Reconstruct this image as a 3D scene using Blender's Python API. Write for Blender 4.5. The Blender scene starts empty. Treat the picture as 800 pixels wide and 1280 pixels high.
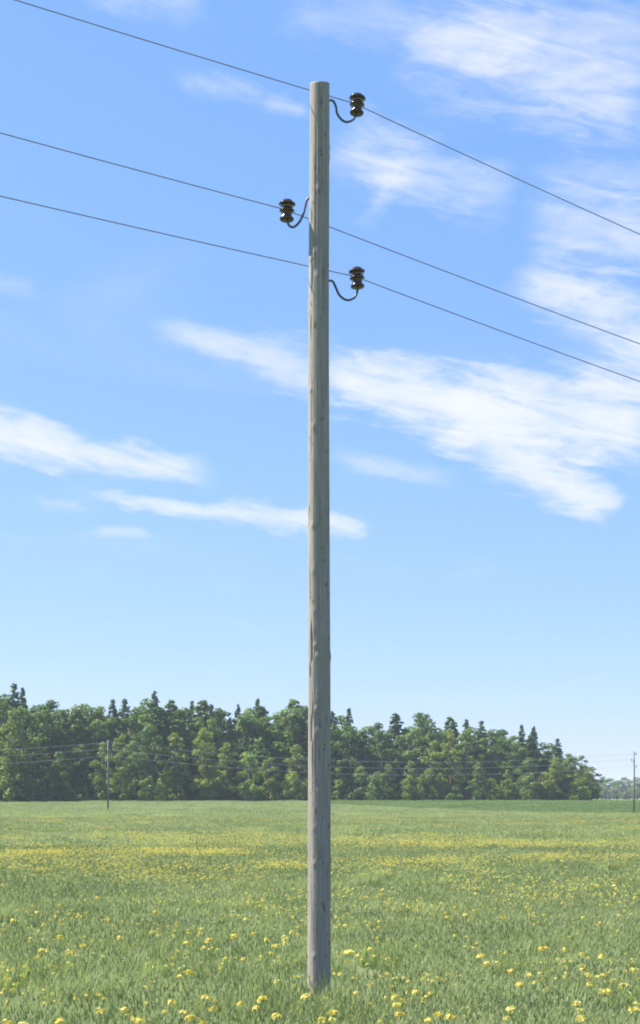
import bpy, math, random
import numpy as np
from mathutils import Vector

random.seed(7)
rng = np.random.default_rng(11)
S = bpy.context.scene
COL = S.collection
R = math.radians

# ------------------------------------------------------------------ camera
F = 1800.0            # focal length in pixels of an 800 x 1280 picture
HOR = 990.0           # row of the horizon
ZC = 2.46             # camera height above the field at the pole
cam = bpy.data.cameras.new('camera')
cam.sensor_fit = 'VERTICAL'
cam.sensor_height = 36.0
cam.lens = F / 1280.0 * 36.0
cam.shift_y = (HOR - 640.0) / 1280.0
cam.clip_start = 0.1
cam.clip_end = 20000.0
camo = bpy.data.objects.new('camera', cam)
COL.objects.link(camo)
camo.location = (0, 0, ZC)
camo.rotation_euler = (R(90), 0, 0)
S.camera = camo

# ------------------------------------------------------------------ render / view
S.view_settings.view_transform = 'Standard'
S.view_settings.look = 'None'
S.view_settings.gamma = 1.0
S.view_settings.use_curve_mapping = False
S.view_settings.exposure = 1.5
S.render.engine = 'CYCLES'
S.cycles.use_denoising = True
S.cycles.max_bounces = 5
S.cycles.diffuse_bounces = 3
S.cycles.glossy_bounces = 2
S.cycles.transmission_bounces = 4
S.cycles.volume_bounces = 0
S.cycles.transparent_max_bounces = 8
S.cycles.filter_width = 1.9
S.cycles.sample_clamp_indirect = 8.0

SUN_AZ = -76.0        # degrees from +Y (away from the camera) towards -X (left)
SUN_EL = 53.0

# ------------------------------------------------------------------ node helper
class X:
    """A value socket with arithmetic; makes Math nodes."""
    def __init__(s, nt, sock): s.nt = nt; s.k = sock
    def op(s, o, *others, clamp=False):
        n = s.nt.nodes.new('ShaderNodeMath'); n.operation = o; n.use_clamp = clamp
        for i, v in enumerate((s,) + others):
            if isinstance(v, X): s.nt.links.new(v.k, n.inputs[i])
            else: n.inputs[i].default_value = v
        return X(s.nt, n.outputs[0])
    def __add__(s, o): return s.op('ADD', o)
    def __sub__(s, o): return s.op('SUBTRACT', o)
    def __mul__(s, o): return s.op('MULTIPLY', o)
    def __truediv__(s, o): return s.op('DIVIDE', o)
    def abs(s): return s.op('ABSOLUTE')
    def sat(s): return s.op('ADD', 0.0, clamp=True)
    def max(s, o): return s.op('MAXIMUM', o)
    def smooth(s, a, b):
        n = s.nt.nodes.new('ShaderNodeMapRange'); n.interpolation_type = 'SMOOTHSTEP'
        s.nt.links.new(s.k, n.inputs[0]); n.inputs[1].default_value = a; n.inputs[2].default_value = b
        return X(s.nt, n.outputs[0])

def comb(nt, x, y, z=0.0):
    n = nt.nodes.new('ShaderNodeCombineXYZ')
    for i, v in enumerate((x, y, z)):
        if isinstance(v, X): nt.links.new(v.k, n.inputs[i])
        else: n.inputs[i].default_value = v
    return n.outputs[0]

def noise(nt, vec, scale, detail=4.0, rough=0.55, dist=0.0):
    n = nt.nodes.new('ShaderNodeTexNoise')
    if vec is not None: nt.links.new(vec, n.inputs['Vector'])
    n.inputs['Scale'].default_value = scale; n.inputs['Detail'].default_value = detail
    n.inputs['Roughness'].default_value = rough; n.inputs['Distortion'].default_value = dist
    return n

# ------------------------------------------------------------------ sky
def px_dir(px, py):
    u, v = (px - 400.0) / F, (HOR - py) / F
    return math.atan2(u, 1.0), math.atan2(v, math.hypot(u, 1.0))

W = bpy.data.worlds.new('World'); S.world = W; W.use_nodes = True
W.cycles.sampling_method = 'MANUAL'; W.cycles.sample_map_resolution = 128
nt = W.node_tree; nt.nodes.clear()
wout = nt.nodes.new('ShaderNodeOutputWorld')
bg = nt.nodes.new('ShaderNodeBackground'); bg.inputs['Strength'].default_value = 0.10
nt.links.new(bg.outputs[0], wout.inputs['Surface'])
sky = nt.nodes.new('ShaderNodeTexSky'); sky.sky_type = 'NISHITA'; sky.sun_disc = False
sky.sun_elevation = R(SUN_EL); sky.sun_rotation = R(SUN_AZ)
sky.altitude = 100.0; sky.air_density = 1.0; sky.dust_density = 0.3; sky.ozone_density = 3.0
tc = nt.nodes.new('ShaderNodeTexCoord')
sep = nt.nodes.new('ShaderNodeSeparateXYZ'); nt.links.new(tc.outputs['Generated'], sep.inputs[0])
DX, DY, DZ = (X(nt, sep.outputs[i]) for i in range(3))
az = DX.op('ARCTAN2', DY)
el = DZ.op('ARCSINE')
P = 1.0 / F
w1 = nt.nodes.new('ShaderNodeSeparateColor'); n1 = noise(nt, comb(nt, az * 0.55, el), 26.0, 2.0, 0.55); nt.links.new(n1.outputs['Color'], w1.inputs[0])
w2 = nt.nodes.new('ShaderNodeSeparateColor'); n2 = noise(nt, comb(nt, az * 0.5, el), 95.0, 2.0, 0.6); nt.links.new(n2.outputs['Color'], w2.inputs[0])
A = az + (X(nt, w1.outputs[0]) - 0.5) * 0.040 + (X(nt, w2.outputs[0]) - 0.5) * 0.020
E = el + (X(nt, w1.outputs[1]) - 0.5) * 0.013 + (X(nt, w2.outputs[1]) - 0.5) * 0.009
# wisps: start px, end px, half width at start, at end, how soft the ends are, density
WISPS = [
    ((180, 405), (500, 486), 9, 32, .30, .60), ((400, 470), (820, 535), 26, 44, .10, 1.0), ((470, 485), (680, 520), 22, 30, .3, .45),
    ((540, 500), (778, 646), 40, 17, .16, 1.25), ((690, 505), (900, 470), 34, 50, .3, .50), ((720, 545), (900, 560), 14, 20, .4, .40),
    ((640, 325), (860, 440), 26, 36, .3, .55), ((640, 330), (760, 390), 14, 18, .4, .40), ((690, 370), (880, 520), 40, 50, .3, .22),
    ((-160, 515), (290, 598), 30, 11, .30, 1.0), ((-120, 512), (120, 560), 26, 20, .3, .45),
    ((90, 618), (470, 658), 5, 15, .22, .85), ((370, 650), (458, 662), 10, 14, .35, .45),
    ((470, 35), (860, 90), 40, 75, .3, .42), ((480, 60), (690, 38), 22, 28, .3, .50), ((560, 92), (680, 62), 10, 18, .3, .45), ((640, 95), (800, 130), 30, 30, .4, .30),
    ((390, 180), (650, 250), 34, 22, .4, .42), ((400, 190), (540, 215), 18, 14, .4, .32), ((420, 150), (560, 190), 14, 18, .4, .22), ((455, 290), (500, 190), 9, 20, .4, .35),
    ((640, 270), (860, 300), 26, 40, .4, .50), ((400, 572), (580, 602), 14, 12, .4, .30),
    ((215, 85), (330, 118), 9, 11, .4, .24), ((310, 125), (390, 138), 9, 10, .4, .26), ((100, 664), (185, 664), 6, 6, .4, .30),
    ((640, 210), (900, 235), 16, 20, .4, .28), ((330, 15), (520, 25), 16, 26, .4, .20), ((90, -10), (260, 0), 16, 20, .3, .25),
    ((-60, 345), (60, 362), 14, 10, .4, .12), ((30, 630), (110, 634), 6, 5, .4, .22),
]
st = noise(nt, comb(nt, az * 13.0 - el * 6.0, el * 80.0 + az * 19.0), 1.0, 5.0, 0.60, 0.7)
streak = X(nt, st.outputs['Fac'])
fine = X(nt, noise(nt, comb(nt, az * 60.0, el * 150.0), 1.0, 3.0, 0.65, 0.5).outputs['Fac'])
fray = (streak - 0.5) * -2.3 + (fine - 0.5) * -0.7 + 0.06
tot = None
for (p0, p1, h0, h1, soft, dens) in WISPS:
    a0, e0 = px_dir(*p0); a1, e1 = px_dir(*p1)
    dx, dy = a1 - a0, e1 - e0; L = math.hypot(dx, dy); dx /= L; dy /= L
    ra, re = A - a0, E - e0
    s = (ra * dx + re * dy) * (1.0 / L)
    q = (re * dx - ra * dy).abs()
    wd = (s * ((h1 - h0) * P) + h0 * P).max(2.0 * P)
    edge = (q / wd + fray).smooth(1.75, -0.35)
    ends = s.smooth(0.0, soft) * s.smooth(1.0, 1.0 - min(soft, .22))
    m = edge * ends * dens
    tot = m if tot is None else tot + m
# thin high cloud over the rest of the sky
plx = DX / (DZ.max(0.0) + 0.22); ply = DY / (DZ.max(0.0) + 0.22)
hi = X(nt, noise(nt, comb(nt, plx * 0.9, ply * 1.7, 3.0), 1.5, 4.0, 0.58, 0.6).outputs['Fac']).smooth(0.56, 0.86)
tot = tot * (streak * 1.35 + fine * 0.5 - 0.02).max(0.04) + hi * 0.14
cl = (tot * -1.6).op('EXPONENT') * -0.94 + 0.94
cl = cl * DZ.smooth(0.0, 0.05)
mix = nt.nodes.new('ShaderNodeMix'); mix.data_type = 'RGBA'
# the same response curve for every direction: the camera's soft shoulder, which holds the bright low sky
sc_ = nt.nodes.new('ShaderNodeSeparateColor'); nt.links.new(sky.outputs[0], sc_.inputs[0])
cc_ = nt.nodes.new('ShaderNodeCombineColor')
for i_, (at0, want, gam) in enumerate(((1.47, .266, .70), (2.46, .509, .52), (4.40, 1.02, .32))):
    v_ = (X(nt, sc_.outputs[i_]) * (1 / at0)).op('POWER', gam) * (want / .283)
    nt.links.new(v_.k, cc_.inputs[i_])
nt.links.new(cl.k, mix.inputs[0]); nt.links.new(cc_.outputs[0], mix.inputs[6])
mix.inputs[7].default_value = (3.42, 3.50, 3.60, 1)
nt.links.new(mix.outputs[2], bg.inputs['Color'])

# ------------------------------------------------------------------ sun
sl = bpy.data.lights.new('sun', 'SUN'); sl.energy = 4.6; sl.angle = R(0.5); sl.color = (1.0, 0.95, 0.86)
so = bpy.data.objects.new('sun', sl); COL.objects.link(so)
sd = Vector((math.sin(R(SUN_AZ)) * math.cos(R(SUN_EL)), math.cos(R(SUN_AZ)) * math.cos(R(SUN_EL)), math.sin(R(SUN_EL))))
so.rotation_euler = (-sd).to_track_quat('-Z', 'Y').to_euler()
so.location = (-30, 10, 40)

# ------------------------------------------------------------------ general helpers
def at(px, py, Y):
    """the point at depth Y that the photograph shows at px, py"""
    return Vector(((px - 400.0) / F * Y, Y, ZC + (HOR - py) / F * Y))

def mesh(name, V, Fc, mat=None, smooth=False):
    me = bpy.data.meshes.new(name)
    me.from_pydata([tuple(v) for v in V], [], [tuple(f) for f in Fc])
    if mat: me.materials.append(mat)
    if smooth: me.polygons.foreach_set('use_smooth', [True] * len(me.polygons))
    me.update()
    return me

def obj(name, me, parent=None, loc=(0, 0, 0)):
    o = bpy.data.objects.new(name, me); COL.objects.link(o); o.location = loc
    if parent: o.parent = parent
    return o

def tag(o, label=None, cat=None, group=None, kind=None):
    if label: o['label'] = label
    if cat: o['category'] = cat
    if group: o['group'] = group
    if kind: o['kind'] = kind
    return o

def tube(path, rad, n=8, closed=False):
    """a tube along a list of points; rad a number or a list"""
    path = [Vector(p) for p in path]; V = []; Fc = []; N = len(path)
    up = Vector((0.13, 0.31, 0.94))
    prev = None
    for i, p in enumerate(path):
        if closed: t = (path[(i + 1) % N] - path[i - 1]).normalized()
        else: t = (path[min(i + 1, N - 1)] - path[max(i - 1, 0)]).normalized()
        if prev is None: a = t.cross(up).normalized()
        else: a = (prev - t * prev.dot(t)).normalized()
        prev = a; b = t.cross(a)
        r = rad[i] if hasattr(rad, '__len__') else rad
        for k in range(n):
            th = 2 * math.pi * k / n
            V.append(p + a * (math.cos(th) * r) + b * (math.sin(th) * r))
    M = N if closed else N - 1
    for i in range(M):
        for k in range(n):
            j = (i + 1) % N
            Fc.append((i * n + k, i * n + (k + 1) % n, j * n + (k + 1) % n, j * n + k))
    if not closed:
        Fc.append(tuple(range(n))[::-1]); Fc.append(tuple((N - 1) * n + k for k in range(n)))
    return V, Fc

def spline(pts, n=8):
    """Catmull-Rom through the points"""
    pts = [Vector(p) for p in pts]; out = []
    ex = [pts[0] * 2 - pts[1]] + pts + [pts[-1] * 2 - pts[-2]]
    for i in range(1, len(ex) - 2):
        a, b, c, d = ex[i - 1:i + 3]
        for k in range(n):
            t = k / n
            out.append(0.5 * ((2 * b) + (c - a) * t + (2 * a - 5 * b + 4 * c - d) * t * t + (3 * b - a - 3 * c + d) * t ** 3))
    out.append(pts[-1]); return out

def lathe(prof, n=28):
    V = []; Fc = []
    for (r, z) in prof:
        for k in range(n):
            th = 2 * math.pi * k / n; V.append((r * math.cos(th), r * math.sin(th), z))
    for i in range(len(prof) - 1):
        for k in range(n): Fc.append((i * n + k, i * n + (k + 1) % n, (i + 1) * n + (k + 1) % n, (i + 1) * n + k))
    Fc.append(tuple(range(n))[::-1]); Fc.append(tuple((len(prof) - 1) * n + k for k in range(n)))
    return V, Fc

def join(parts):
    V = []; Fc = []
    for v, f in parts:
        o = len(V); V += list(v); Fc += [tuple(i + o for i in x) for x in f]
    return V, Fc

# ------------------------------------------------------------------ materials
def new_mat(name):
    m = bpy.data.materials.new(name); m.use_nodes = True
    n = m.node_tree; n.nodes.clear()
    o = n.nodes.new('ShaderNodeOutputMaterial')
    return m, n, o

def ramp(n, fac, stops):
    r = n.nodes.new('ShaderNodeValToRGB'); e = r.color_ramp.elements
    while len(e) < len(stops): e.new(0.5)
    for i, (p, c) in enumerate(stops): e[i].position = p; e[i].color = (*c, 1)
    n.links.new(fac, r.inputs[0]); return r.outputs[0]

def leaf_mat(name, stops, trans=0.3, rough=0.6, treevar=0.35, tcol=1.25, patch=None):
    m, n, o = new_mat(name)
    g = n.nodes.new('ShaderNodeNewGeometry')
    oi = n.nodes.new('ShaderNodeObjectInfo')
    rnd = X(n, g.outputs['Random Per Island'])
    if treevar: rnd = (rnd * (1 - treevar) + X(n, oi.outputs['Random']) * treevar)
    if patch:
        pos = noise(n, g.outputs['Position'], patch[0], 3.0)
        rnd = (rnd * (1 - patch[1]) + (X(n, pos.outputs['Fac']) * 2.2 - 0.6) * patch[1]).sat()
    col = ramp(n, rnd.k, stops)
    p = n.nodes.new('ShaderNodeBsdfPrincipled'); n.links.new(col, p.inputs['Base Color'])
    p.inputs['Roughness'].default_value = rough; p.inputs['Specular IOR Level'].default_value = 0.25
    t = n.nodes.new('ShaderNodeBsdfTranslucent')
    mx = n.nodes.new('ShaderNodeMix'); mx.data_type = 'RGBA'; mx.blend_type = 'MULTIPLY'; mx.inputs[0].default_value = 1.0
    n.links.new(col, mx.inputs[6]); mx.inputs[7].default_value = (tcol, tcol * 1.02, 0.6 * tcol, 1)
    n.links.new(mx.outputs[2], t.inputs['Color'])
    ms = n.nodes.new('ShaderNodeMixShader'); ms.inputs[0].default_value = trans
    n.links.new(p.outputs[0], ms.inputs[1]); n.links.new(t.outputs[0], ms.inputs[2])
    n.links.new(ms.outputs[0], o.inputs['Surface'])
    return m

def simple(name, col, rough=0.6, metal=0.0, spec=0.5, var=0.15, scale=40.0, bump=0.0):
    m, n, o = new_mat(name)
    p = n.nodes.new('ShaderNodeBsdfPrincipled')
    tcn = n.nodes.new('ShaderNodeTexCoord')
    ns = noise(n, tcn.outputs['Object'], scale, 5.0)
    lo = tuple(c * (1 - var) for c in col); hi_ = tuple(min(1, c * (1 + var)) for c in col)
    n.links.new(ramp(n, ns.outputs['Fac'], [(0.3, lo), (0.7, hi_)]), p.inputs['Base Color'])
    p.inputs['Roughness'].default_value = rough; p.inputs['Metallic'].default_value = metal
    p.inputs['Specular IOR Level'].default_value = spec
    if bump:
        b = n.nodes.new('ShaderNodeBump'); b.inputs['Strength'].default_value = bump; b.inputs['Distance'].default_value = 0.004
        n.links.new(ns.outputs['Fac'], b.inputs['Height']); n.links.new(b.outputs[0], p.inputs['Normal'])
    n.links.new(p.outputs[0], o.inputs['Surface'])
    return m

def wood_mat():
    m, n, o = new_mat('weathered_wood')
    p = n.nodes.new('ShaderNodeBsdfPrincipled')
    tcn = n.nodes.new('ShaderNodeTexCoord')
    def mapped(sx, sz):
        mp = n.nodes.new('ShaderNodeMapping'); mp.inputs['Scale'].default_value = (sx, sx, sz)
        n.links.new(tcn.outputs['Object'], mp.inputs[0]); return mp.outputs[0]
    grain = noise(n, mapped(60, 1.6), 1.0, 6.0, 0.7, 0.4)
    fib = noise(n, mapped(150, 4.0), 1.0, 4.0, 0.7)
    big = noise(n, mapped(7, 0.9), 1.0, 4.0, 0.6, 0.8)
    spot = noise(n, mapped(26, 9.0), 1.0, 3.0, 0.5)
    f = X(n, grain.outputs['Fac']) * 0.5 + X(n, big.outputs['Fac']) * 0.35 + X(n, fib.outputs['Fac']) * 0.25
    c = ramp(n, f.k, [(0.32, (0.117, 0.101, 0.086)), (0.50, (0.242, 0.221, 0.191)), (0.64, (0.349, 0.318, 0.284)), (0.8, (0.504, 0.464, 0.411))])
    mg = n.nodes.new('ShaderNodeMix'); mg.data_type = 'RGBA'
    alg = X(n, big.outputs['Fac']).smooth(0.46, 0.72) * 0.45
    n.links.new(alg.k, mg.inputs[0]); n.links.new(c, mg.inputs[6]); mg.inputs[7].default_value = (0.18, 0.19, 0.12, 1)
    md = n.nodes.new('ShaderNodeMix'); md.data_type = 'RGBA'
    dk = X(n, spot.outputs['Fac']).smooth(0.63, 0.71) * 0.75
    n.links.new(dk.k, md.inputs[0]); n.links.new(mg.outputs[2], md.inputs[6]); md.inputs[7].default_value = (0.085, 0.062, 0.045, 1)
    n.links.new(md.outputs[2], p.inputs['Base Color'])
    p.inputs['Roughness'].default_value = 0.85; p.inputs['Specular IOR Level'].default_value = 0.2
    b = n.nodes.new('ShaderNodeBump'); b.inputs['Strength'].default_value = 0.7; b.inputs['Distance'].default_value = 0.006
    n.links.new(f.k, b.inputs['Height']); n.links.new(b.outputs[0], p.inputs['Normal'])
    n.links.new(p.outputs[0], o.inputs['Surface'])
    return m

M_WOOD = wood_mat()
M_STEEL = simple('dark_steel', (0.085, 0.10, 0.13), 0.5, 0.3, 0.5, 0.3, 60)
M_WIRE = simple('weathered_aluminium', (0.20, 0.23, 0.31), 0.6, 0.0, 0.4, 0.1, 5)
M_FARWIRE = simple('bright_aluminium', (0.34, 0.36, 0.35), 0.6, 0.0, 0.4, 0.1, 1)
M_CERAMIC = simple('brown_glazed_ceramic', (0.050, 0.026, 0.018), 0.14, 0.0, 0.6, 0.3, 30)
M_FARWOOD = simple('far_weathered_wood', (0.17, 0.165, 0.155), 0.85, 0, 0.2, 0.3, 3)

# ------------------------------------------------------------------ terrain
def sstep(a, b, t):
    t = np.clip((t - a) / (b - a), 0, 1); return t * t * (3 - 2 * t)

_ty = np.array([-3000, 0, 40, 100, 150, 205, 245, 300, 345, 420, 600, 820, 1200, 3500], float)
_tz = np.array([0, 0, 0, -.10, -.30, -.55, -.30, .62, .62, .2, -1.0, -1.7, -2.2, -3.0], float)
def ground(x, y):
    x = np.asarray(x, float); y = np.asarray(y, float)
    z = 0
    for d in (-14, -7, 0, 7, 14): z = z + np.interp(y + d, _ty, _tz) / 5
    z = z - 0.013 * np.clip(x + 8, -35, 60) * np.exp(-((y - 215) / 45.0) ** 2)
    z = z + 0.16 * np.sin(y * 0.085 + x * 0.02) * sstep(45, 80, y) * (1 - sstep(190, 240, y))
    z = z + 0.05 * np.sin(x * 0.31 + 1.3) * np.sin(y * 0.23) * sstep(20, 50, y) * (1 - sstep(240, 280, y))
    return z

def soil_mat():
    m, n, o = new_mat('field_soil')
    p = n.nodes.new('ShaderNodeBsdfPrincipled'); g = n.nodes.new('ShaderNodeNewGeometry')
    a = noise(n, g.outputs['Position'], 0.06, 5.0); b = noise(n, g.outputs['Position'], 5.0, 5.0)
    f = X(n, a.outputs['Fac']) * 0.5 + X(n, b.outputs['Fac']) * 0.5
    n.links.new(ramp(n, f.k, [(0.35, (0.10, 0.125, 0.055)), (0.65, (0.15, 0.18, 0.08))]), p.inputs['Base Color'])
    p.inputs['Roughness'].default_value = 0.95; p.inputs['Specular IOR Level'].default_value = 0.1
    bm_ = n.nodes.new('ShaderNodeBump'); bm_.inputs['Strength'].default_value = 0.6
    n.links.new(b.outputs['Fac'], bm_.inputs['Height']); n.links.new(bm_.outputs[0], p.inputs['Normal'])
    n.links.new(p.outputs[0], o.inputs['Surface'])
    return m

xs = np.concatenate([np.linspace(-3000, -250, 10), np.linspace(-220, 220, 90), np.linspace(250, 3000, 10)])
ys = np.concatenate([np.linspace(-2500, -60, 10), np.linspace(-40, 430, 190), np.linspace(450, 900, 30), np.linspace(1000, 3400, 12)])
GX, GY = np.meshgrid(xs, ys); GZ = ground(GX, GY)
nx, ny = len(xs), len(ys)
GV = np.stack([GX.ravel(), GY.ravel(), GZ.ravel()], 1)
GF = [(j * nx + i, j * nx + i + 1, (j + 1) * nx + i + 1, (j + 1) * nx + i) for j in range(ny - 1) for i in range(nx - 1)]
gr = obj('field_ground', mesh('field_ground', GV, GF, soil_mat(), True))
tag(gr, 'level farm field reaching from the pole to the wood', 'ground', kind='structure')

# ------------------------------------------------------------------ grass
M_GRASS = leaf_mat('meadow_grass', [(0.0, (0.180, 0.243, 0.112)), (0.35, (0.235, 0.297, 0.141)), (0.7, (0.300, 0.351, 0.181)), (1.0, (0.392, 0.400, 0.249))], 0.45, 0.55, 0.0, 1.15, (0.055, 0.36))
M_CEREAL = leaf_mat('young_cereal', [(0.0, (0.084, 0.143, 0.047)), (0.5, (0.112, 0.179, 0.058)), (1.0, (0.157, 0.216, 0.072))], 0.35, 0.5, 0.0, 1.1, (0.03, 0.4))

def grass_patch(name, mat, n, h0, h1, w, size=1.0, heads=0.0):
    V = []; Fc = []
    for i in range(n):
        x, y = random.uniform(-size, size) * .55, random.uniform(-size, size) * .55
        h = random.uniform(h0, h1) * (0.75 + 0.25 * random.random())
        a = random.uniform(0, 2 * math.pi); d = Vector((math.cos(a), math.sin(a), 0)); sd_ = Vector((-d.y, d.x, 0))
        lean = random.uniform(0.1, 0.95) * h
        ww = w * random.uniform(0.6, 1.3)
        b = Vector((x, y, -0.02)); o = len(V)
        p1 = b + Vector((0, 0, h * 0.5)) + d * (lean * 0.22); p2 = b + Vector((0, 0, h * 0.86)) + d * (lean * 0.65); p3 = b + Vector((0, 0, h)) + d * lean
        V += [b - sd_ * ww * .5, b + sd_ * ww * .5, p1 - sd_ * ww * .5, p1 + sd_ * ww * .5, p2 - sd_ * ww * .36, p2 + sd_ * ww * .36, p3]
        Fc += [(o, o + 1, o + 3, o + 2), (o + 2, o + 3, o + 5, o + 4), (o + 4, o + 5, o + 6)]
        if random.random() < heads:      # a slim seed head
            q = p3 + Vector((0, 0, 0.015)); hh = random.uniform(0.05, 0.09); r = 0.007; o = len(V)
            V += [q, q + d * r + Vector((0, 0, hh * .4)), q - d * r * .5 + sd_ * r + Vector((0, 0, hh * .4)), q - d * r * .5 - sd_ * r + Vector((0, 0, hh * .4)), q + Vector((0, 0, hh)) + d * 0.02]
            Fc += [(o, o + 2, o + 1), (o, o + 3, o + 2), (o, o + 1, o + 3), (o + 1, o + 2, o + 4), (o + 2, o + 3, o + 4), (o + 3, o + 1, o + 4)]
    return bpy.data.objects.new(name, mesh(name, V, Fc, mat))      # only a source for the field, not placed itself

def scatter(name, pts, scl, coll, seed):
    """one object: the members of coll set on the points"""
    me = bpy.data.meshes.new(name); me.vertices.add(len(pts))
    me.vertices.foreach_set('co', np.asarray(pts, np.float32).ravel())
    at_ = me.attributes.new('scl', 'FLOAT_VECTOR', 'POINT'); at_.data.foreach_set('vector', np.asarray(scl, np.float32).ravel())
    me.update()
    o = obj(name, me)
    g = bpy.data.node_groups.new(name, 'GeometryNodeTree')
    g.interface.new_socket('Geometry', in_out='INPUT', socket_type='NodeSocketGeometry')
    g.interface.new_socket('Geometry', in_out='OUTPUT', socket_type='NodeSocketGeometry')
    gi = g.nodes.new('NodeGroupInput'); go = g.nodes.new('NodeGroupOutput')
    ip = g.nodes.new('GeometryNodeInstanceOnPoints'); ci = g.nodes.new('GeometryNodeCollectionInfo')
    ci.inputs[0].default_value = coll; ci.inputs[1].default_value = True; ci.inputs[2].default_value = True
    ip.inputs['Pick Instance'].default_value = True
    rv = g.nodes.new('FunctionNodeRandomValue'); rv.data_type = 'FLOAT_VECTOR'
    rv.inputs[0].default_value = (-0.06, -0.06, 0); rv.inputs[1].default_value = (0.06, 0.06, 6.2832)
    rv.inputs['Seed'].default_value = seed
    na = g.nodes.new('GeometryNodeInputNamedAttribute'); na.data_type = 'FLOAT_VECTOR'; na.inputs[0].default_value = 'scl'
    L = g.links.new
    L(gi.outputs[0], ip.inputs['Points']); L(ci.outputs[0], ip.inputs['Instance'])
    L(rv.outputs[0], ip.inputs['Rotation']); L(na.outputs[0], ip.inputs['Scale']); L(ip.outputs[0], go.inputs[0])
    md = o.modifiers.new('scatter', 'NODES'); md.node_group = g
    return o

def source(name, objs):
    c = bpy.data.collections.new(name)
    for o in objs: c.objects.link(o)
    return c

def wedge(y0, y1, dens, k=0.27, m=5.0):
    area = k * (y1 * y1 - y0 * y0) + 2 * m * (y1 - y0)
    n = int(area * dens); out = []
    while len(out) < n:
        y = rng.uniform(y0, y1, n); x = rng.uniform(-1, 1, n) * (k * y1 + m)
        ok = np.abs(x) < k * y + m
        out += list(zip(x[ok], y[ok]))
    return np.array(out[:n])

def field2(x, y):
    """where the darker young cereal grows beyond the meadow"""
    return y > np.where(x > -3, 262 - 1.12 * np.clip(x + 3, 0, 60), 286.0)

src_meadow = source('meadow_source', [grass_patch('meadow_patch', M_GRASS, 950, 0.20, 0.43, 0.0056, 1.0, 0.10) for _ in range(6)])
src_cereal = source('cereal_source', [grass_patch('cereal_patch', M_CEREAL, 430, 0.22, 0.32, 0.010) for _ in range(3)])
allp, alls = [], []
for (y0, y1, dn, sc_) in ((8, 60, 1.7, 1.0), (60, 140, 0.42, 2.0), (140, 300, 0.15, 3.4)):
    p = wedge(y0, y1, dn); allp.append(p); alls.append(np.full(len(p), sc_))
allp = np.concatenate(allp); alls = np.concatenate(alls)
f2 = field2(allp[:, 0], allp[:, 1])
for nm, sel, src, lab, ct, sd_ in (('meadow_grass', ~f2, src_meadow, 'pale green knee-high grass covering the field round the pole', 'grass', 3),
                                   ('cereal_crop', f2, src_cereal, 'darker green strip of young cereal in front of the wood', 'crop', 4)):
    p, s_ = allp[sel], alls[sel]
    hz = 0.85 + 0.3 * rng.random(len(p))
    if nm == 'meadow_grass':                               # taller grass left standing round the pole's foot
        tp = np.array([(random.uniform(-.75, .75), 15.3 + random.uniform(-1.1, -.55)) for _ in range(6)])
        p = np.concatenate([p, tp]); s_ = np.concatenate([s_, np.full(6, .8)]); hz = np.concatenate([hz, np.full(6, 1.35)])
    pts = np.column_stack([p, ground(p[:, 0], p[:, 1])])
    o = scatter(nm, pts, np.column_stack([s_, s_, hz * (1 + 0.06 * (s_ - 1))]), src, sd_)
    tag(o, lab, ct, kind='stuff')

# ------------------------------------------------------------------ yellow flowers
M_PETAL = leaf_mat('yellow_petals', [(0.0, (0.56, 0.42, 0.06)), (0.5, (0.66, 0.56, 0.11)), (1.0, (0.70, 0.66, 0.28))], 0.3, 0.6, 0.3, 1.0)
M_STEM = leaf_mat('flower_stem_green', [(0.0, (0.144, 0.210, 0.085)), (1.0, (0.240, 0.315, 0.136))], 0.2, 0.6, 0.3)

def head_geo(r, n, seed):
    rr = random.Random(seed); V = []; Fc = []
    for i in range(n):
        th = rr.uniform(0, 2 * math.pi); ph = math.acos(rr.uniform(-0.25, 1.0)); q = rr.uniform(0.65, 1.05) * r
        nrm = Vector((math.sin(ph) * math.cos(th), math.sin(ph) * math.sin(th), math.cos(ph) * 0.8))
        c = nrm * q; nrm = (nrm + Vector((rr.uniform(-.5, .5), rr.uniform(-.5, .5), rr.uniform(0, .7)))).normalized()
        a = nrm.cross(Vector((0.3, 0.5, 0.8))).normalized(); b = nrm.cross(a); w = rr.uniform(0.010, 0.016) * (r / 0.035) ** 0.5
        for k in range(4):               # four petals
            t = math.pi / 2 * k + rr.uniform(-.2, .2); d = a * math.cos(t) + b * math.sin(t); e = nrm.cross(d)
            o = len(V); V += [c, c + d * w * .7 + e * w * .45 + nrm * .002, c + d * w * 1.1 + nrm * .003, c + d * w * .7 - e * w * .45 + nrm * .002]
            Fc.append((o, o + 1, o + 2, o + 3))
    return V, Fc

def leaf_geo(z, a, ln, w):
    d = Vector((math.cos(a), math.sin(a), 0)); e = Vector((-d.y, d.x, 0)); b = Vector((0, 0, z))
    V = [b, b + d * ln * .4 + e * w + Vector((0, 0, ln * .25)), b + d * ln * .4 - e * w + Vector((0, 0, ln * .25)), b + d * ln + Vector((0, 0, ln * .2))]
    return V, [(0, 1, 3), (0, 3, 2)]

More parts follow.
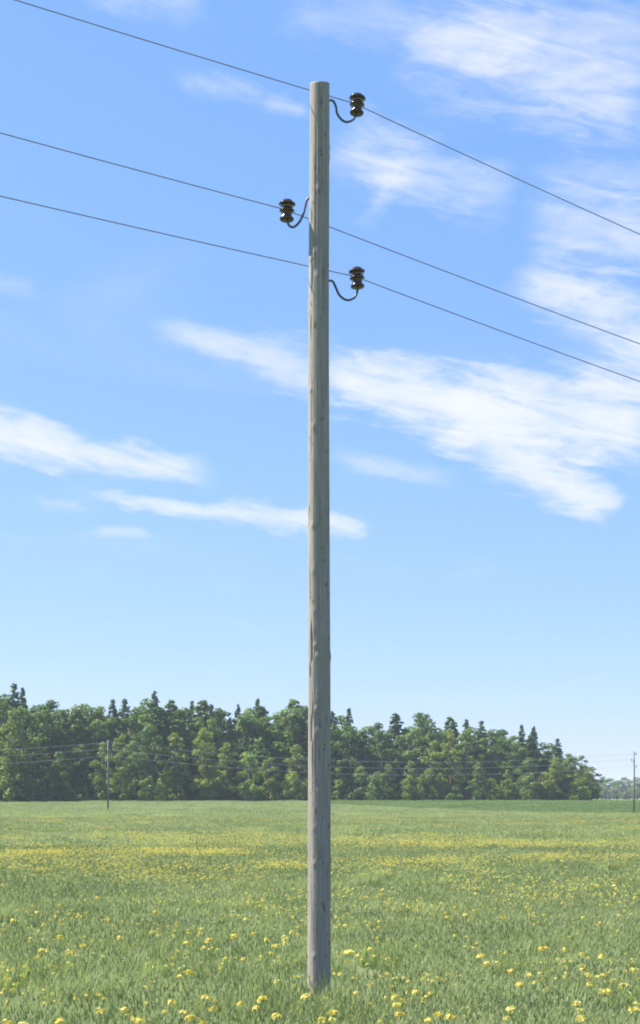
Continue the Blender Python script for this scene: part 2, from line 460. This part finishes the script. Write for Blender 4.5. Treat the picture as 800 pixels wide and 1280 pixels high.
PLANTS = []
for v in range(6):
    rr = random.Random(40 + v); h = 1.0
    branch = []
    st_, hd, lf = [], [], []
    nb = (1, 1, 2, 1, 2, 1)[v]
    top = Vector((rr.uniform(-.02, .02), rr.uniform(-.02, .02), .52))
    st_.append(tube([(0, 0, -.03), (rr.uniform(-.01, .01), 0, .25), top], [.005, .004, .003], 5))
    hd.append((top, head_geo(.044, 20, v)))
    for k in range(nb - 1):
        a = rr.uniform(0, 6.28); e = Vector((math.cos(a) * .07, math.sin(a) * .07, rr.uniform(.43, .50)))
        st_.append(tube([(0, 0, .30), (e.x * .6, e.y * .6, .38), e], .003, 4)); hd.append((e, head_geo(.034, 14, v * 7 + k)))
    for k in range(4): lf.append(leaf_geo(rr.uniform(.12, .36), rr.uniform(0, 6.28), rr.uniform(.08, .14), .016))
    PLANTS.append((mesh('stem', *join(st_), M_STEM, True), [(t, mesh('flower_head', *g_, M_PETAL)) for t, g_ in hd], [mesh('leaf', *l_, M_STEM) for l_ in lf]))

FL = [(126, 1263), (228, 1266), (234, 1271), (172, 1276), (333, 1248), (381, 1245), (299, 1255), (254, 1247), (266, 1259), (216, 1252), (77, 1276), (160, 1263), (10, 1277),
      (354, 1179), (367, 1165), (230, 1179), (247, 1161), (72, 1171), (102, 1182), (316, 1167), (237, 1215), (20, 1150), (55, 1187), (120, 1122), (310, 1149), (332, 1175),
      (552, 1269), (562, 1270), (721, 1254), (641, 1261), (643, 1230), (499, 1257), (491, 1245), (500, 1267), (470, 1220), (637, 1214), (685, 1185), (704, 1187), (727, 1192),
      (672, 1185), (729, 1218), (766, 1240), (792, 1262), (788, 1212), (630, 1145), (561, 1147), (580, 1143), (432, 1157), (430, 1190), (459, 1186), (442, 1190), (733, 1273),
      (410, 1265), (405, 1275), (757, 1195), (745, 1107), (767, 1107), (597, 1117), (480, 1112), (45, 1140), (90, 1190), (150, 1172), (190, 1165), (190, 1140), (265, 1175),
      (290, 1170), (360, 1172), (346, 1182), (40, 1280), (350, 1270), (520, 1240), (610, 1205), (660, 1218), (600, 1195)]
spots = []
for (px, py) in FL:
    hh = random.uniform(.50, .60)
    Y = 12.0
    for _ in range(30):
        gz = float(ground((px - 400) / F * Y, Y)); Y = (ZC - gz - hh) / ((py - HOR) / F)
    spots.append(((px - 400) / F * Y, Y, hh / .53))
while len(spots) < 298:
    Y = random.uniform(11.5, 31.0)
    if random.random() > (Y / 31.0): continue
    x = random.uniform(-1, 1) * (.235 * Y)
    n_ = math.sin(x * 1.7 + Y * .9) + math.sin(x * .6 - Y * 1.3 + 2) + math.sin(x * 2.9 + Y * .37)
    if n_ < random.uniform(-1.2, 2.0): continue
    if math.hypot(x, Y - 15.3) < .3: continue
    spots.append((x, Y, random.uniform(.58, .9)))
for i, (x, y, hs) in enumerate(spots):
    v = i % len(PLANTS)
    stem, heads, leaves = PLANTS[v]
    e = bpy.data.objects.new('flowering_plant', None); COL.objects.link(e)
    e.location = (x, y, float(ground(x, y))); e.rotation_euler = (random.uniform(-.08, .08), random.uniform(-.08, .08), random.uniform(0, 6.28))
    e.scale = (hs if i < len(FL) else hs * .8,) * 2 + (hs,)
    tag(e, 'yellow flowered plant standing singly among the grass of the field', 'flower', 'yellow flowers scattered over the field')
    if (i == 5): e['label'] = 'yellow flowered plant at the foot of the wooden utility pole'; 
    obj('stem', stem, e)
    for t, hm in heads: obj('flower_head', hm, e, t)
    if y < 19:
        for lm in leaves: obj('leaf', lm, e)

def far_flower(seed):
    rr = random.Random(seed); parts = []
    for k in range(4):
        v, f = head_geo(.027, 6, seed * 5 + k); off = Vector((rr.uniform(-.3, .3), rr.uniform(-.3, .3), rr.uniform(.38, .52)))
        parts.append(([Vector(q) + off for q in v], f))
    return bpy.data.objects.new('yellow_blossom', mesh('yellow_blossom', *join(parts), M_PETAL))
src_fl = source('blossom_source', [far_flower(s_) for s_ in range(5)])
PATCH = [(-4.7, 50, 1.8, 2.0, 13.0), (-9.3, 48.5, 1.6, 2.0, 5.5), (-1.1, 40, 1.0, 1.6, 6.5), (3.3, 44, 1.8, 2.0, 4.5), (8.6, 45, 2.6, 1.6, 3.6), (-7.5, 40, 3.5, 4.0, 2.0),
         (1, 58, 9, 4, 1.2), (-10.5, 44, 2.0, 3.0, 3.0), (6, 62, 5, 4, 2.5), (-6, 68, 4, 4, 2.0)]
cand = np.concatenate([wedge(14, 30, 12.0, .27, 1), wedge(30, 75, 20.0, .27, 3), wedge(75, 190, 3.0, .27, 3)])
cx, cy = cand[:, 0], cand[:, 1]
nz = np.sin(cx * .9 + cy * .31) + np.sin(cx * .37 - cy * .47 + 1.0) + np.sin(cx * 1.9 + cy * .8 + 2.0) * .7 + np.sin(cx * .13 + cy * .21)
den = (0.55 + 0.55 * np.clip(nz, -0.8, 2)) * np.where(cy < 30, 1.1, 1.0)
for (a, b, sx_, sy_, w_) in PATCH: den = den + w_ * np.exp(-((cx - a) / sx_) ** 2 - ((cy - b) / sy_) ** 2)
keep = rng.random(len(cand)) < np.where(cy < 75, den / 7.0 * .9, np.clip(.25 + .3 * nz, 0.03, 1.0) * (1 - sstep(110, 190, cy)))
fp = cand[keep]
fo = scatter('distant_yellow_flowers', np.column_stack([fp, ground(fp[:, 0], fp[:, 1])]), np.column_stack([np.full(len(fp), 1.0 + 0)] * 2 + [0.85 + .3 * rng.random(len(fp))]), src_fl, 9)
tag(fo, 'hazy yellow bands of blossom farther out in the field', 'flowers', kind='stuff')

# ------------------------------------------------------------------ the wooden pole with its three insulators
PY = 15.3
PXB, PXT = (398.5 - 400) / F * PY, (399.3 - 400) / F * PY
HT = ZC + (HOR - 104.5) / F * PY
def pole_r(z): return 0.123 + (0.1035 - 0.123) * z / HT

pole = bpy.data.objects.new('utility_pole', None); COL.objects.link(pole)
pole.location = (PXB, PY, 0)
tag(pole, 'tall weathered wooden utility pole with three hooked brown insulators, standing in the meadow', 'utility pole')

def shaft_mesh():
    n, rows = 112, 620
    # gouges and drying cracks: angle (deg, -90 faces the camera, 180 is left), z0, z1, depth, half width
    def zrow(py): return ZC + (HOR - py) / F * PY
    marks = [(-137, zrow(832), zrow(778), .020, .016), (-140, zrow(930), zrow(893), .018, .018), (-148, zrow(850), zrow(828), .012, .012), (-132, zrow(372), zrow(322), .016, .012),
             (-138, zrow(430), zrow(392), .012, .010), (-124, zrow(1010), zrow(860), .010, .007), (-142, zrow(770), zrow(690), .010, .008), (-150, zrow(660), zrow(630), .012, .012),
             (-128, zrow(610), zrow(440), .008, .006), (-70, zrow(1150), zrow(800), .008, .005), (-58, zrow(560), zrow(260), .008, .005), (-88, zrow(420), zrow(106), .008, .005),
             (-35, zrow(900), zrow(560), .008, .005), (-112, zrow(330), zrow(190), .010, .006), (-135, zrow(290), zrow(262), .010, .010), (-158, zrow(1210), zrow(960), .010, .006), (-96, zrow(780), zrow(620), .007, .005)]
    rr = random.Random(5)
    for k in range(40): marks.append((rr.uniform(-180, 180), (z := rr.uniform(.2, 9.2)), z + rr.uniform(.25, 1.2), rr.uniform(.003, .006), .005))
    knots = [(rr.uniform(-180, 0), rr.uniform(.4, 9.6), rr.uniform(.004, .009), rr.uniform(.02, .035)) for _ in range(46)]
    th = np.linspace(-math.pi, math.pi, n, endpoint=False)
    z = np.concatenate([np.linspace(-.35, 0, 4)[:-1], np.linspace(0, HT, rows)])
    TH, ZZ = np.meshgrid(th, z)
    rad = pole_r(np.clip(ZZ, 0, HT))
    rad = rad * (1 + .012 * np.sin(TH * 2 + ZZ * .4) + .008 * np.sin(TH * 3 - ZZ * 1.1 + 1) + .006 * np.sin(TH * 5 + ZZ * 2.3))
    base = rad.copy()
    for (a, z0, z1, dp, hw) in marks:
        am = R(a) + .05 * np.sin(ZZ * 3.1 + a)
        d = np.abs((TH - am + math.pi) % (2 * math.pi) - math.pi) * base
        zc_, zh = (z0 + z1) / 2, (z1 - z0) / 2
        wz = np.clip(1 - ((ZZ - zc_) / zh) ** 2, 0, 1)
        rad -= dp * np.clip(1 - d / (hw * (.35 + .65 * wz)), 0, 1) ** .6 * (wz > 0) * wz ** .4
    for (a, zk, hk, wk) in knots:
        d = np.abs((TH - R(a) + math.pi) % (2 * math.pi) - math.pi) * base
        rad += hk * np.exp(-(d / wk) ** 2 - ((ZZ - zk) / (wk * 1.3)) ** 2)
    rad += rng.normal(0, .0007, (1, n)) + rng.normal(0, .0005, rad.shape)
    lean = (PXT - PXB) * np.clip(ZZ / HT, 0, 1)
    Xx = rad * np.cos(TH) + lean + .006 * np.sin(ZZ * .7); Yy = rad * np.sin(TH) + .006 * np.cos(ZZ * .6)
    top = (ZZ > HT - .3); slope = np.where(top, (Yy) * 0.22 * np.clip((ZZ - HT + .3) / .3, 0, 1), 0)   # sawn end, a little aslant
    V = np.stack([Xx.ravel(), Yy.ravel(), (ZZ + slope).ravel()], 1).tolist()
    rws = len(z)
    Fc = [(i * n + k, i * n + (k + 1) % n, (i + 1) * n + (k + 1) % n, (i + 1) * n + k) for i in range(rws - 1) for k in range(n)]
    Fc.append(tuple((rws - 1) * n + k for k in range(n)))
    me = mesh('shaft', V, Fc, M_WOOD, True)
    me.polygons[len(Fc) - 1].use_smooth = False
    return me
obj('shaft', shaft_mesh(), pole)

PROF = [(4, 0), (8.2, .2), (9.0, 1.2), (8.9, 2.6), (7.0, 3.8), (6.4, 6), (6.2, 8.2), (6.8, 10.4), (9.4, 11.2), (9.7, 11.9), (9.3, 12.8), (6.9, 13.6), (6.2, 15.2), (6.1, 17.2), (6.8, 18.8), (10.2, 19.6), (10.7, 20.4), (10.2, 21.4), (7.4, 22.2), (6.9, 24.2), (5.6, 25.4), (3.5, 26.2), (.3, 26.4)]
INS = lathe([(r_ / 117.5, z_ / 117.5) for r_, z_ in PROF])
ins_me = mesh('insulator', *INS, M_CERAMIC, True)
KW = 0.70                                  # the line runs to the right and away
WD = Vector((1, KW, 0)).normalized(); WN = Vector((-WD.y, WD.x, 0))
HOOKS = [  # hook points in px, insulator bottom px, depth behind the pole axis, tilt
    ([(404, 126), (411, 125.5), (416, 126), (419.5, 132), (421.5, 142), (427, 149.5), (433, 152.5), (440, 150.5), (444.5, 145), (445.6, 139)], (445.8, 142.5), .42, R(4)),
    ([(394, 247), (387, 247.5), (383.5, 250.5), (381.5, 258), (379, 268), (373.5, 278.5), (366.5, 284), (361.2, 281.5), (359, 276), (358.6, 271)], (358.4, 275.5), .06, R(2)),
    ([(404, 351.5), (411, 350.8), (416, 352), (420, 360), (424, 368.5), (430.5, 374), (437, 375), (443.5, 371.5), (446.8, 364), (447, 355)], (447.0, 359.5), .42, R(3)),
]
attach = []
for hp, (ix, iy), dep, tilt in HOOKS:
    x0 = hp[1][0]; pts = []
    d0 = .085 if dep > .2 else .02
    for (px, py) in hp:
        f = (px - x0) / (ix - x0)
        pts.append(at(px, py, PY + d0 + (dep - d0) * min(max(f, -.3), 1.0)) - Vector((PXB, PY, 0)))
    hook = obj('hook', mesh('hook', *tube(spline(pts, 7), .013, 10), M_STEEL, True), pole)
    b = at(ix, iy, PY + dep)
    insu = obj('insulator', ins_me, hook, b - Vector((PXB, PY, 0)))
    insu.rotation_euler = (0, tilt, random.uniform(0, 3))
    g = b + Vector((math.sin(tilt) * .145, 0, 16.4 / 117.5))
    ring = [g - Vector((PXB, PY, 0)) + Vector((math.cos(t) * .056, math.sin(t) * .056, .006 * math.sin(3 * t))) for t in np.linspace(0, 2 * math.pi, 20, endpoint=False)]
    obj('tie_wire', mesh('tie_wire', *tube(ring, .005, 6, True), M_WIRE, True), hook)
    attach.append(g + WN * .062)

WIRES = [((-6), 293, 'topmost power line wire, tied to the insulator beside the pole top'), (166, 430, 'middle power line wire, tied to the insulator on the other side of the pole'),
         (245, 477, 'lowest power line wire, tied to the bottom insulator of the near pole')]
for A_, (yl, yr, lab) in zip(attach, WIRES):
    def solve(u, py):
        t = (u * A_.y - A_.x) / (1 - u * KW); Yt = A_.y + KW * t
        return t, ZC + (HOR - py) / F * Yt
    c = .0022
    tl, zl = solve(-400 / F, yl); tr, zr = solve(400 / F, yr)
    ml = (zl - A_.z - c * tl * tl) / tl; mr = (zr - A_.z - c * tr * tr) / tr
    path = []
    for t in list(np.linspace(-30, -1, 40)) + list(np.linspace(-.6, .6, 7)) + list(np.linspace(1, 34, 44)):
        m_ = ml if t < 0 else mr
        path.append((A_.x + t, A_.y + KW * t, A_.z + m_ * t + c * t * t))
    w = obj('power_line_wire', mesh('power_line_wire', *tube(path, .0058, 6), M_WIRE, True))
    tag(w, lab, 'wire', 'wires of the near power line')

# ------------------------------------------------------------------ far poles and their wires
far_att = []
for (px, ytop, Y, lab) in ((135, 925, 198, 'thin distant utility pole standing against the dark wood'), (792.5, 939, 213, 'thin distant utility pole beyond the end of the wood, rising into the sky')):
    p = at(px, ytop, Y); gz = float(ground(p.x, Y)); h = p.z - gz
    e = bpy.data.objects.new('distant_utility_pole', None); COL.objects.link(e); e.location = (p.x, Y, gz)
    tag(e, lab, 'utility pole', 'far line of utility poles')
    obj('shaft', mesh('shaft', *tube([(0, 0, -.2), (.03, 0, h * .5), (0, 0, h)], [.13, .12, .10], 12), M_FARWOOD, True), e)
    att = []
    for k, (sx_, dz) in enumerate(((.34, .35), (-.34, 1.25), (.34, 2.2))):
        hk = obj('hook', mesh('hook', *tube(spline([(0, 0, h - dz - .1), (sx_ * .5, .02, h - dz - .16), (sx_ * .8, .02, h - dz - .3), (sx_, .02, h - dz - .22), (sx_, .02, h - dz)], 4), .02, 6), M_STEEL, True), e)
        obj('insulator', ins_me, hk, (sx_, .02, h - dz - .1))
        att.append(Vector((p.x + sx_, Y + .02, gz + h - dz + .05)))
    far_att.append(att)
for k in range(3):
    a, b = far_att[0][k], far_att[1][k]
    l = a + Vector((-62, -18, -.2))
    path = [l.lerp(a, t) - Vector((0, 0, 1.6 * 4 * t * (1 - t))) for t in np.linspace(0, 1, 24)] + [a.lerp(b, t) - Vector((0, 0, 2.0 * 4 * t * (1 - t))) for t in np.linspace(0, 1, 28)[1:]]
    w = obj('distant_wire', mesh('distant_wire', *tube(path, .015, 5), M_FARWIRE, True))
    tag(w, ('uppermost', 'middle', 'lowest')[k] + ' of the thin distant wires strung in front of the wood', 'wire', 'wires of the far power line')

# ------------------------------------------------------------------ trees
BARK = simple('bark', (0.13, 0.11, 0.09), 0.9, 0, 0.2, 0.4, 3)
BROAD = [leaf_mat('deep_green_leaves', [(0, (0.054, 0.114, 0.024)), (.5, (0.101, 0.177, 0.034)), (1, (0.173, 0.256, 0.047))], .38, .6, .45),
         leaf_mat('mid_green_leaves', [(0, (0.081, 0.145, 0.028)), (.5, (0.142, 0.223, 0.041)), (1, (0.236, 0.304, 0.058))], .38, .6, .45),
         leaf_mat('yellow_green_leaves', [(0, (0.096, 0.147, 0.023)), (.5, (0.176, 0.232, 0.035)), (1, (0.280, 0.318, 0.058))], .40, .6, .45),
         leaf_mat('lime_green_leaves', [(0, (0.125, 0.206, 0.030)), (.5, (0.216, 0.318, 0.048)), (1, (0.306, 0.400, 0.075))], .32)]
SPRUCE = leaf_mat('spruce_needles', [(0, (0.044, 0.096, 0.035)), (.5, (0.074, 0.144, 0.043)), (1, (0.123, 0.204, 0.058))], .12)

def quads(C, Nn, size, r):
    """leaf faces: centres C, facing about Nn"""
    n = len(C)
    a = np.cross(Nn, r.normal(size=(n, 3))); a /= np.linalg.norm(a, axis=1)[:, None] + 1e-9
    b = np.cross(Nn, a); s = (size * r.uniform(.6, 1.35, n))[:, None]
    V = np.stack([C - a * s * .5, C + b * s * .38, C + a * s * .55, C - b * s * .38], 1).reshape(-1, 3)
    Fc = np.arange(n * 4).reshape(n, 4)
    return V, Fc

def np_mesh(name, V, Fc, mat):
    me = bpy.data.meshes.new(name); n = len(Fc)
    me.vertices.add(len(V)); me.vertices.foreach_set('co', V.astype(np.float32).ravel())
    me.loops.add(n * 4); me.loops.foreach_set('vertex_index', Fc.astype(np.int32).ravel())
    me.polygons.add(n); me.polygons.foreach_set('loop_start', np.arange(0, n * 4, 4, dtype=np.int32))
    me.materials.append(mat); me.update(calc_edges=True); me.validate()
    return me

def broad_proto(seed, h, rad, base, nl, mat, shape=1.0, leaf=.46, lumps=34):
    r = np.random.default_rng(seed)
    Cs, Ns = [], []
    for k in range(lumps):
        t = (k + r.random()) / lumps                       # 0 at the crown's foot, 1 at its top
        env = rad * (math.sin(math.pi * (0.18 + 0.80 * t ** shape)) ** .7)
        a = r.uniform(0, 2 * math.pi) if k else 0; q = env * math.sqrt(r.uniform(.05, 1.0)) * .82
        c = np.array([math.cos(a) * q, math.sin(a) * q, base + (h - base) * (.04 + .88 * t)])
        lr = rad * r.uniform(.22, .46) * (1 - .35 * t)
        m = int(nl / lumps * (lr / (rad * .33)) ** 1.6)
        d = r.normal(size=(m, 3)); d /= np.linalg.norm(d, axis=1)[:, None]
        rr_ = lr * r.uniform(.45, 1.08, m) ** .6
        p = c + d * rr_[:, None] * np.array([1, 1, .78])
        Cs.append(p); Ns.append(d + r.normal(size=(m, 3)) * .55 + np.array([0, 0, .35]))
    C = np.concatenate(Cs); N_ = np.concatenate(Ns); ok = (C[:, 2] < h) & (C[:, 2] > .2)
    C, N_ = C[ok], N_[ok]; N_ /= np.linalg.norm(N_, axis=1)[:, None]
    crown = np_mesh('crown', *quads(C, N_, leaf, r), mat)
    limbs = [tube([(0, 0, -.3), (.12, .05, h * .3), (-.1, .1, h * .62), (.05, 0, h * .86)], [.34, .27, .16, .05], 8)]
    for k in range(7):
        a = r.uniform(0, 6.28); z0 = h * r.uniform(.2, .6); q = rad * r.uniform(.5, .8)
        limbs.append(tube([(0, 0, z0), (math.cos(a) * q * .5, math.sin(a) * q * .5, z0 + h * .09), (math.cos(a) * q, math.sin(a) * q, z0 + h * .2)], [.13, .09, .03], 5))
    return mesh('trunk', *join(limbs), BARK, True), crown, h, rad

def spruce_proto(seed, h, rad, nl, mat, base=1.0, pw=.85, leaf=.42):
    r = np.random.default_rng(seed); Cs, Ns = [], []
    z = base
    limbs = [tube([(0, 0, -.3), (0, 0, h * .5), (0, 0, h * .99)], [.28, .17, .02], 7)]
    while z < h - .4:
        t = (z - base) / (h - base); ln = rad * (1 - t) ** pw * r.uniform(.78, 1.15) + .15
        nb = max(4, int(8 * (1 - t)) + 3)
        for k in range(nb):
            a = r.uniform(0, 6.28); l = ln * r.uniform(.65, 1.1)
            m = max(4, int(nl * l / (rad * 34)))
            s = r.uniform(.1, 1, m) ** .7
            p = np.stack([np.cos(a) * l * s, np.sin(a) * l * s, z - .30 * l * s + .12 * l * s * s], 1)
            side = np.array([-math.sin(a), math.cos(a), 0]); p += side * (r.normal(size=(m, 1)) * .16 * l * (1.1 - s[:, None]) + r.normal(size=(m, 1)) * .08)
            p[:, 2] += r.normal(size=m) * .10 - r.uniform(0, .3, m) * (l / rad)
            Cs.append(p); Ns.append(r.normal(size=(m, 3)) * .6 + np.array([math.cos(a) * .5, math.sin(a) * .5, .7]))
        z += max(.28, .62 * (1 - .55 * t)) * r.uniform(.8, 1.2)
    C = np.concatenate(Cs); N_ = np.concatenate(Ns); N_ /= np.linalg.norm(N_, axis=1)[:, None]
    return mesh('trunk', *join(limbs), BARK, True), np_mesh('crown', *quads(C, N_, leaf, r), mat), h, rad

PROTO = {}
PROTO['oak'] = [broad_proto(s_, 18, 4.6, 1.0, 5200, BROAD[0], 1.0) for s_ in (1, 2, 3)]
PROTO['ash'] = [broad_proto(s_, 18, 3.5, .8, 4600, BROAD[1], 1.15, .44, 38) for s_ in (4, 5, 6)]
PROTO['birch'] = [broad_proto(s_, 16, 3.0, .6, 4000, BROAD[2], 1.2, .40, 36) for s_ in (7, 8, 9)]
PROTO['lime'] = [broad_proto(10, 10, 3.0, .4, 3000, BROAD[3], 1.0, .38, 26), broad_proto(11, 10, 3.0, .3, 3000, BROAD[3], .9, .38, 26)]
PROTO['shrub'] = [broad_proto(s_, 5, 2.6, .1, 1800, m_, .8, .36, 18) for s_, m_ in ((12, BROAD[0]), (13, BROAD[1]), (14, BROAD[2]))]
PROTO['spruce'] = [spruce_proto(s_, 20, 4.2, 2400, SPRUCE, 1.0, .80, .46) for s_ in (21, 22, 23)]
PROTO['pine'] = [broad_proto(24, 20, 3.4, 1.0, 5200, BROAD[0], 1.55, .44, 44), spruce_proto(25, 20, 4.4, 3200, BROAD[0], 1.0, .66, .46), spruce_proto(26, 20, 4.6, 3200, BROAD[1], 1.0, .58, .46)]
LABEL = {'oak': ('wide dark green tree of the wood', 'dark broadleaf trees of the wood'), 'ash': ('narrow mid green tree of the wood', 'mid green trees of the wood'),
         'birch': ('slender yellow-green tree of the wood', 'yellow-green trees of the wood'), 'lime': ('bright lime green young tree at the foot of the wood', 'lime green young trees'),
         'shrub': ('low leafy shrub at the foot of the wood', 'shrubs along the wood'), 'spruce': ('dark pointed spruce of the wood', 'spruces of the wood'),
         'pine': ('tall dark narrow-topped tree of the wood', 'tall narrow-topped trees of the wood')}
NAMES = {'oak': 'broadleaf_tree', 'ash': 'broadleaf_tree', 'birch': 'slender_tree', 'lime': 'young_tree', 'shrub': 'shrub', 'spruce': 'spruce_tree', 'pine': 'tall_tree'}
def where(px):
    if px < 55: return 'by the tallest spruce'
    if px < 100: return 'between tallest spruce and distant pole'
    if px < 170: return 'behind the distant pole'
    if px < 275: return 'between distant pole and lime green tree'
    if px < 350: return 'behind the lime green tree'
    if px < 640: return 'between lime green tree and open end'
    return 'near its open end'
tcount = {}
def plant(kind, px, ytop, Y, wide=1.0, label=None, group=None, var=None):
    i = tcount.get(kind, 0); tcount[kind] = i + 1
    trunk, crown, h, rad = PROTO[kind][(i if var is None else var) % len(PROTO[kind])]
    p = at(px, ytop, Y); gz = float(ground(p.x, Y)); H = max(1.0, p.z - gz)
    e = bpy.data.objects.new(NAMES[kind], None); COL.objects.link(e)
    e.location = (p.x, Y, gz); s_ = H / h; w_ = wide * (s_ ** .6)
    e.scale = (w_, w_, s_); e.rotation_euler.z = random.uniform(0, 6.28)
    lab, grp = LABEL[kind]
    if Y < 400: lab += ', ' + where(px)
    tag(e, label or lab, 'shrub' if kind == 'shrub' else 'tree', group or grp)
    obj('trunk', trunk, e); obj('crown', crown, e)
    return e

SIL = [(-110, 868, 'oak'), (-88, 860, 'spruce'), (-62, 872, 'ash'), (-36, 866, 'oak'), (-12, 862, 'spruce'), (2, 862, 'ash'), (18, 850, 'spruce'), (28, 858, 'spruce'), (44, 878, 'oak'), (63, 866, 'pine'), (80, 880, 'ash'), (94, 876, 'oak'), (110, 872, 'oak'),
       (126, 878, 'ash'), (141, 872, 'spruce'), (156, 870, 'spruce'), (172, 880, 'oak'), (187, 868, 'ash'), (194, 862, 'spruce'), (214, 872, 'pine'), (228, 877, 'ash'), (240, 874, 'spruce'), (253, 874, 'pine'), (264, 877, 'spruce'),
       (276, 877, 'pine'), (297, 879, 'spruce'), (309, 880, 'ash'), (322, 871, 'spruce'), (328, 880, 'pine'), (346, 888, 'ash'), (358, 880, 'oak'), (368, 873, 'pine'), (380, 875, 'ash'), (398, 882, 'oak'), (415, 886, 'spruce'),
       (436, 884, 'spruce'), (428, 890, 'ash'), (455, 904, 'ash'), (472, 896, 'pine'), (494, 889, 'pine'), (506, 905, 'ash'), (528, 887, 'oak'), (545, 906, 'ash'), (563, 895, 'pine'), (583, 897, 'spruce'), (602, 898, 'spruce'),
       (592, 905, 'ash'), (615, 908, 'oak'), (628, 905, 'pine'), (652, 905, 'spruce'), (640, 914, 'ash'), (667, 906, 'spruce'), (680, 925, 'ash'), (697, 921, 'spruce'), (690, 926, 'ash'), (712, 938, 'ash'), (727, 942, 'ash'), (738, 955, 'birch')]
def edge(px): return 283 + 42 * np.clip(px / 745.0, -.15, 1)
spx = np.array([s_[0] for s_ in sorted(SIL)]); spy = np.array([s_[1] for s_ in sorted(SIL)])
for (px, yt, kd) in SIL:                                   # the trees that make the skyline
    lab = None
    if px == 18: lab = 'tallest pointed spruce of the wood, beside a shorter twin top'
    if px == 28: lab = 'shorter spruce close beside the tallest pointed spruce'
    if px == 322: lab = 'pointed spruce standing out of the skyline beside the near pole'
    if px == 738: lab = 'last tree sloping down at the open end of the wood'
    e = plant(kd, px, yt, float(edge(px)) + (9 if px < 700 else 4) + random.uniform(-2, 4), random.uniform(.95, 1.15) if kd == 'spruce' else random.uniform(1.15, 1.4), lab)
px = -118.0
while px < 735:                                            # the second rank, closing the gaps
    top = float(np.interp(px, spx, spy)) + random.uniform(7, 20)
    plant(random.choice(['oak', 'ash', 'pine', 'ash', 'pine', 'spruce']), px, top, float(edge(px)) + 4 + random.uniform(-1, 2), random.uniform(1.15, 1.45))
    px += random.uniform(17, 25)
px = -112.0
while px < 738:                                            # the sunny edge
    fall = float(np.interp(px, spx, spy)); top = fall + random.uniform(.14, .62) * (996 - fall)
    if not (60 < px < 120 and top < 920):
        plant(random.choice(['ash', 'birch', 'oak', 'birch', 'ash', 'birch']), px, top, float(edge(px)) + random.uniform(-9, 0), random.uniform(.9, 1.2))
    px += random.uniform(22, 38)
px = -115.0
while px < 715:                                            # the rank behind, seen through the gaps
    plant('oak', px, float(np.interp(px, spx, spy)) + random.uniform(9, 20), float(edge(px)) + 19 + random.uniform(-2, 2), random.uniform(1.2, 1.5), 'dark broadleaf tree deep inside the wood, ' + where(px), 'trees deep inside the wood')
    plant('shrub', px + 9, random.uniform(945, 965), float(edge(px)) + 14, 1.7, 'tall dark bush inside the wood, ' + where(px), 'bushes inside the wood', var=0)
    px += random.uniform(25, 33)
px = -112.0
while px < 742:                                            # undergrowth
    plant('shrub', px, random.uniform(962, 984), float(edge(px)) - random.uniform(2, 10), random.uniform(.9, 1.3)); px += random.uniform(15, 30)
plant('lime', 312, 937, float(edge(312)) - 12, 1.0, 'rounded bright lime green young tree standing out at the wood edge', var=0)
plant('lime', 200, 971, float(edge(200)) - 13, .75, 'small pale green rounded bush at the foot of the wood', var=1)
plant('birch', 150, 912, float(edge(150)) - 9, 1.0, 'yellow-green tree behind the distant utility pole')
plant('birch', 255, 905, float(edge(255)) - 8, 1.1)
plant('birch', 695, 942, float(edge(695)) - 3, 1.1); plant('birch', 735, 962, float(edge(735)) - 3, .8)
plant('birch', 540, 955, float(edge(540)) - 3, .8); plant('birch', 10, 895, float(edge(10)) - 8, 1.1)
# the far tree line past the end of the wood
px = 716.0
while px < 930:
    kd = random.choice(['oak', 'ash', 'birch', 'oak'])
    plant(kd, px, random.uniform(967, 977), 790 + random.uniform(-15, 20), random.uniform(1.9, 2.5), 'small hazy tree in the far tree line beyond the wood', 'far tree line')
    px += random.uniform(6, 10)
px = 722.0
while px < 925:
    plant('birch', px, random.uniform(980, 988), 755 + random.uniform(-8, 8), random.uniform(2.2, 3.0), 'low pale bush in front of the far tree line', 'bushes of the far tree line')
    px += random.uniform(9, 15)

# ------------------------------------------------------------------ haze
x0, x1, y0, y1, z0, z1 = -3050, 3050, -2550, 3450, -6, 34
hv = [(x, y, z) for z in (z0, z1) for (x, y) in ((x0, y0), (x1, y0), (x1, y1), (x0, y1))]
hm, hn, ho = new_mat('haze')
pv = hn.nodes.new('ShaderNodeVolumePrincipled'); pv.inputs['Color'].default_value = (0.78, 0.88, 1.0, 1); pv.inputs['Density'].default_value = 0.00021
hn.links.new(pv.outputs[0], ho.inputs['Volume'])
hz_ = obj('haze', mesh('haze', hv, [(3, 2, 1, 0), (4, 5, 6, 7), (0, 1, 5, 4), (1, 2, 6, 5), (2, 3, 7, 6), (3, 0, 4, 7)], hm))
tag(hz_, 'thin pale summer haze over the whole field', 'haze', kind='stuff')
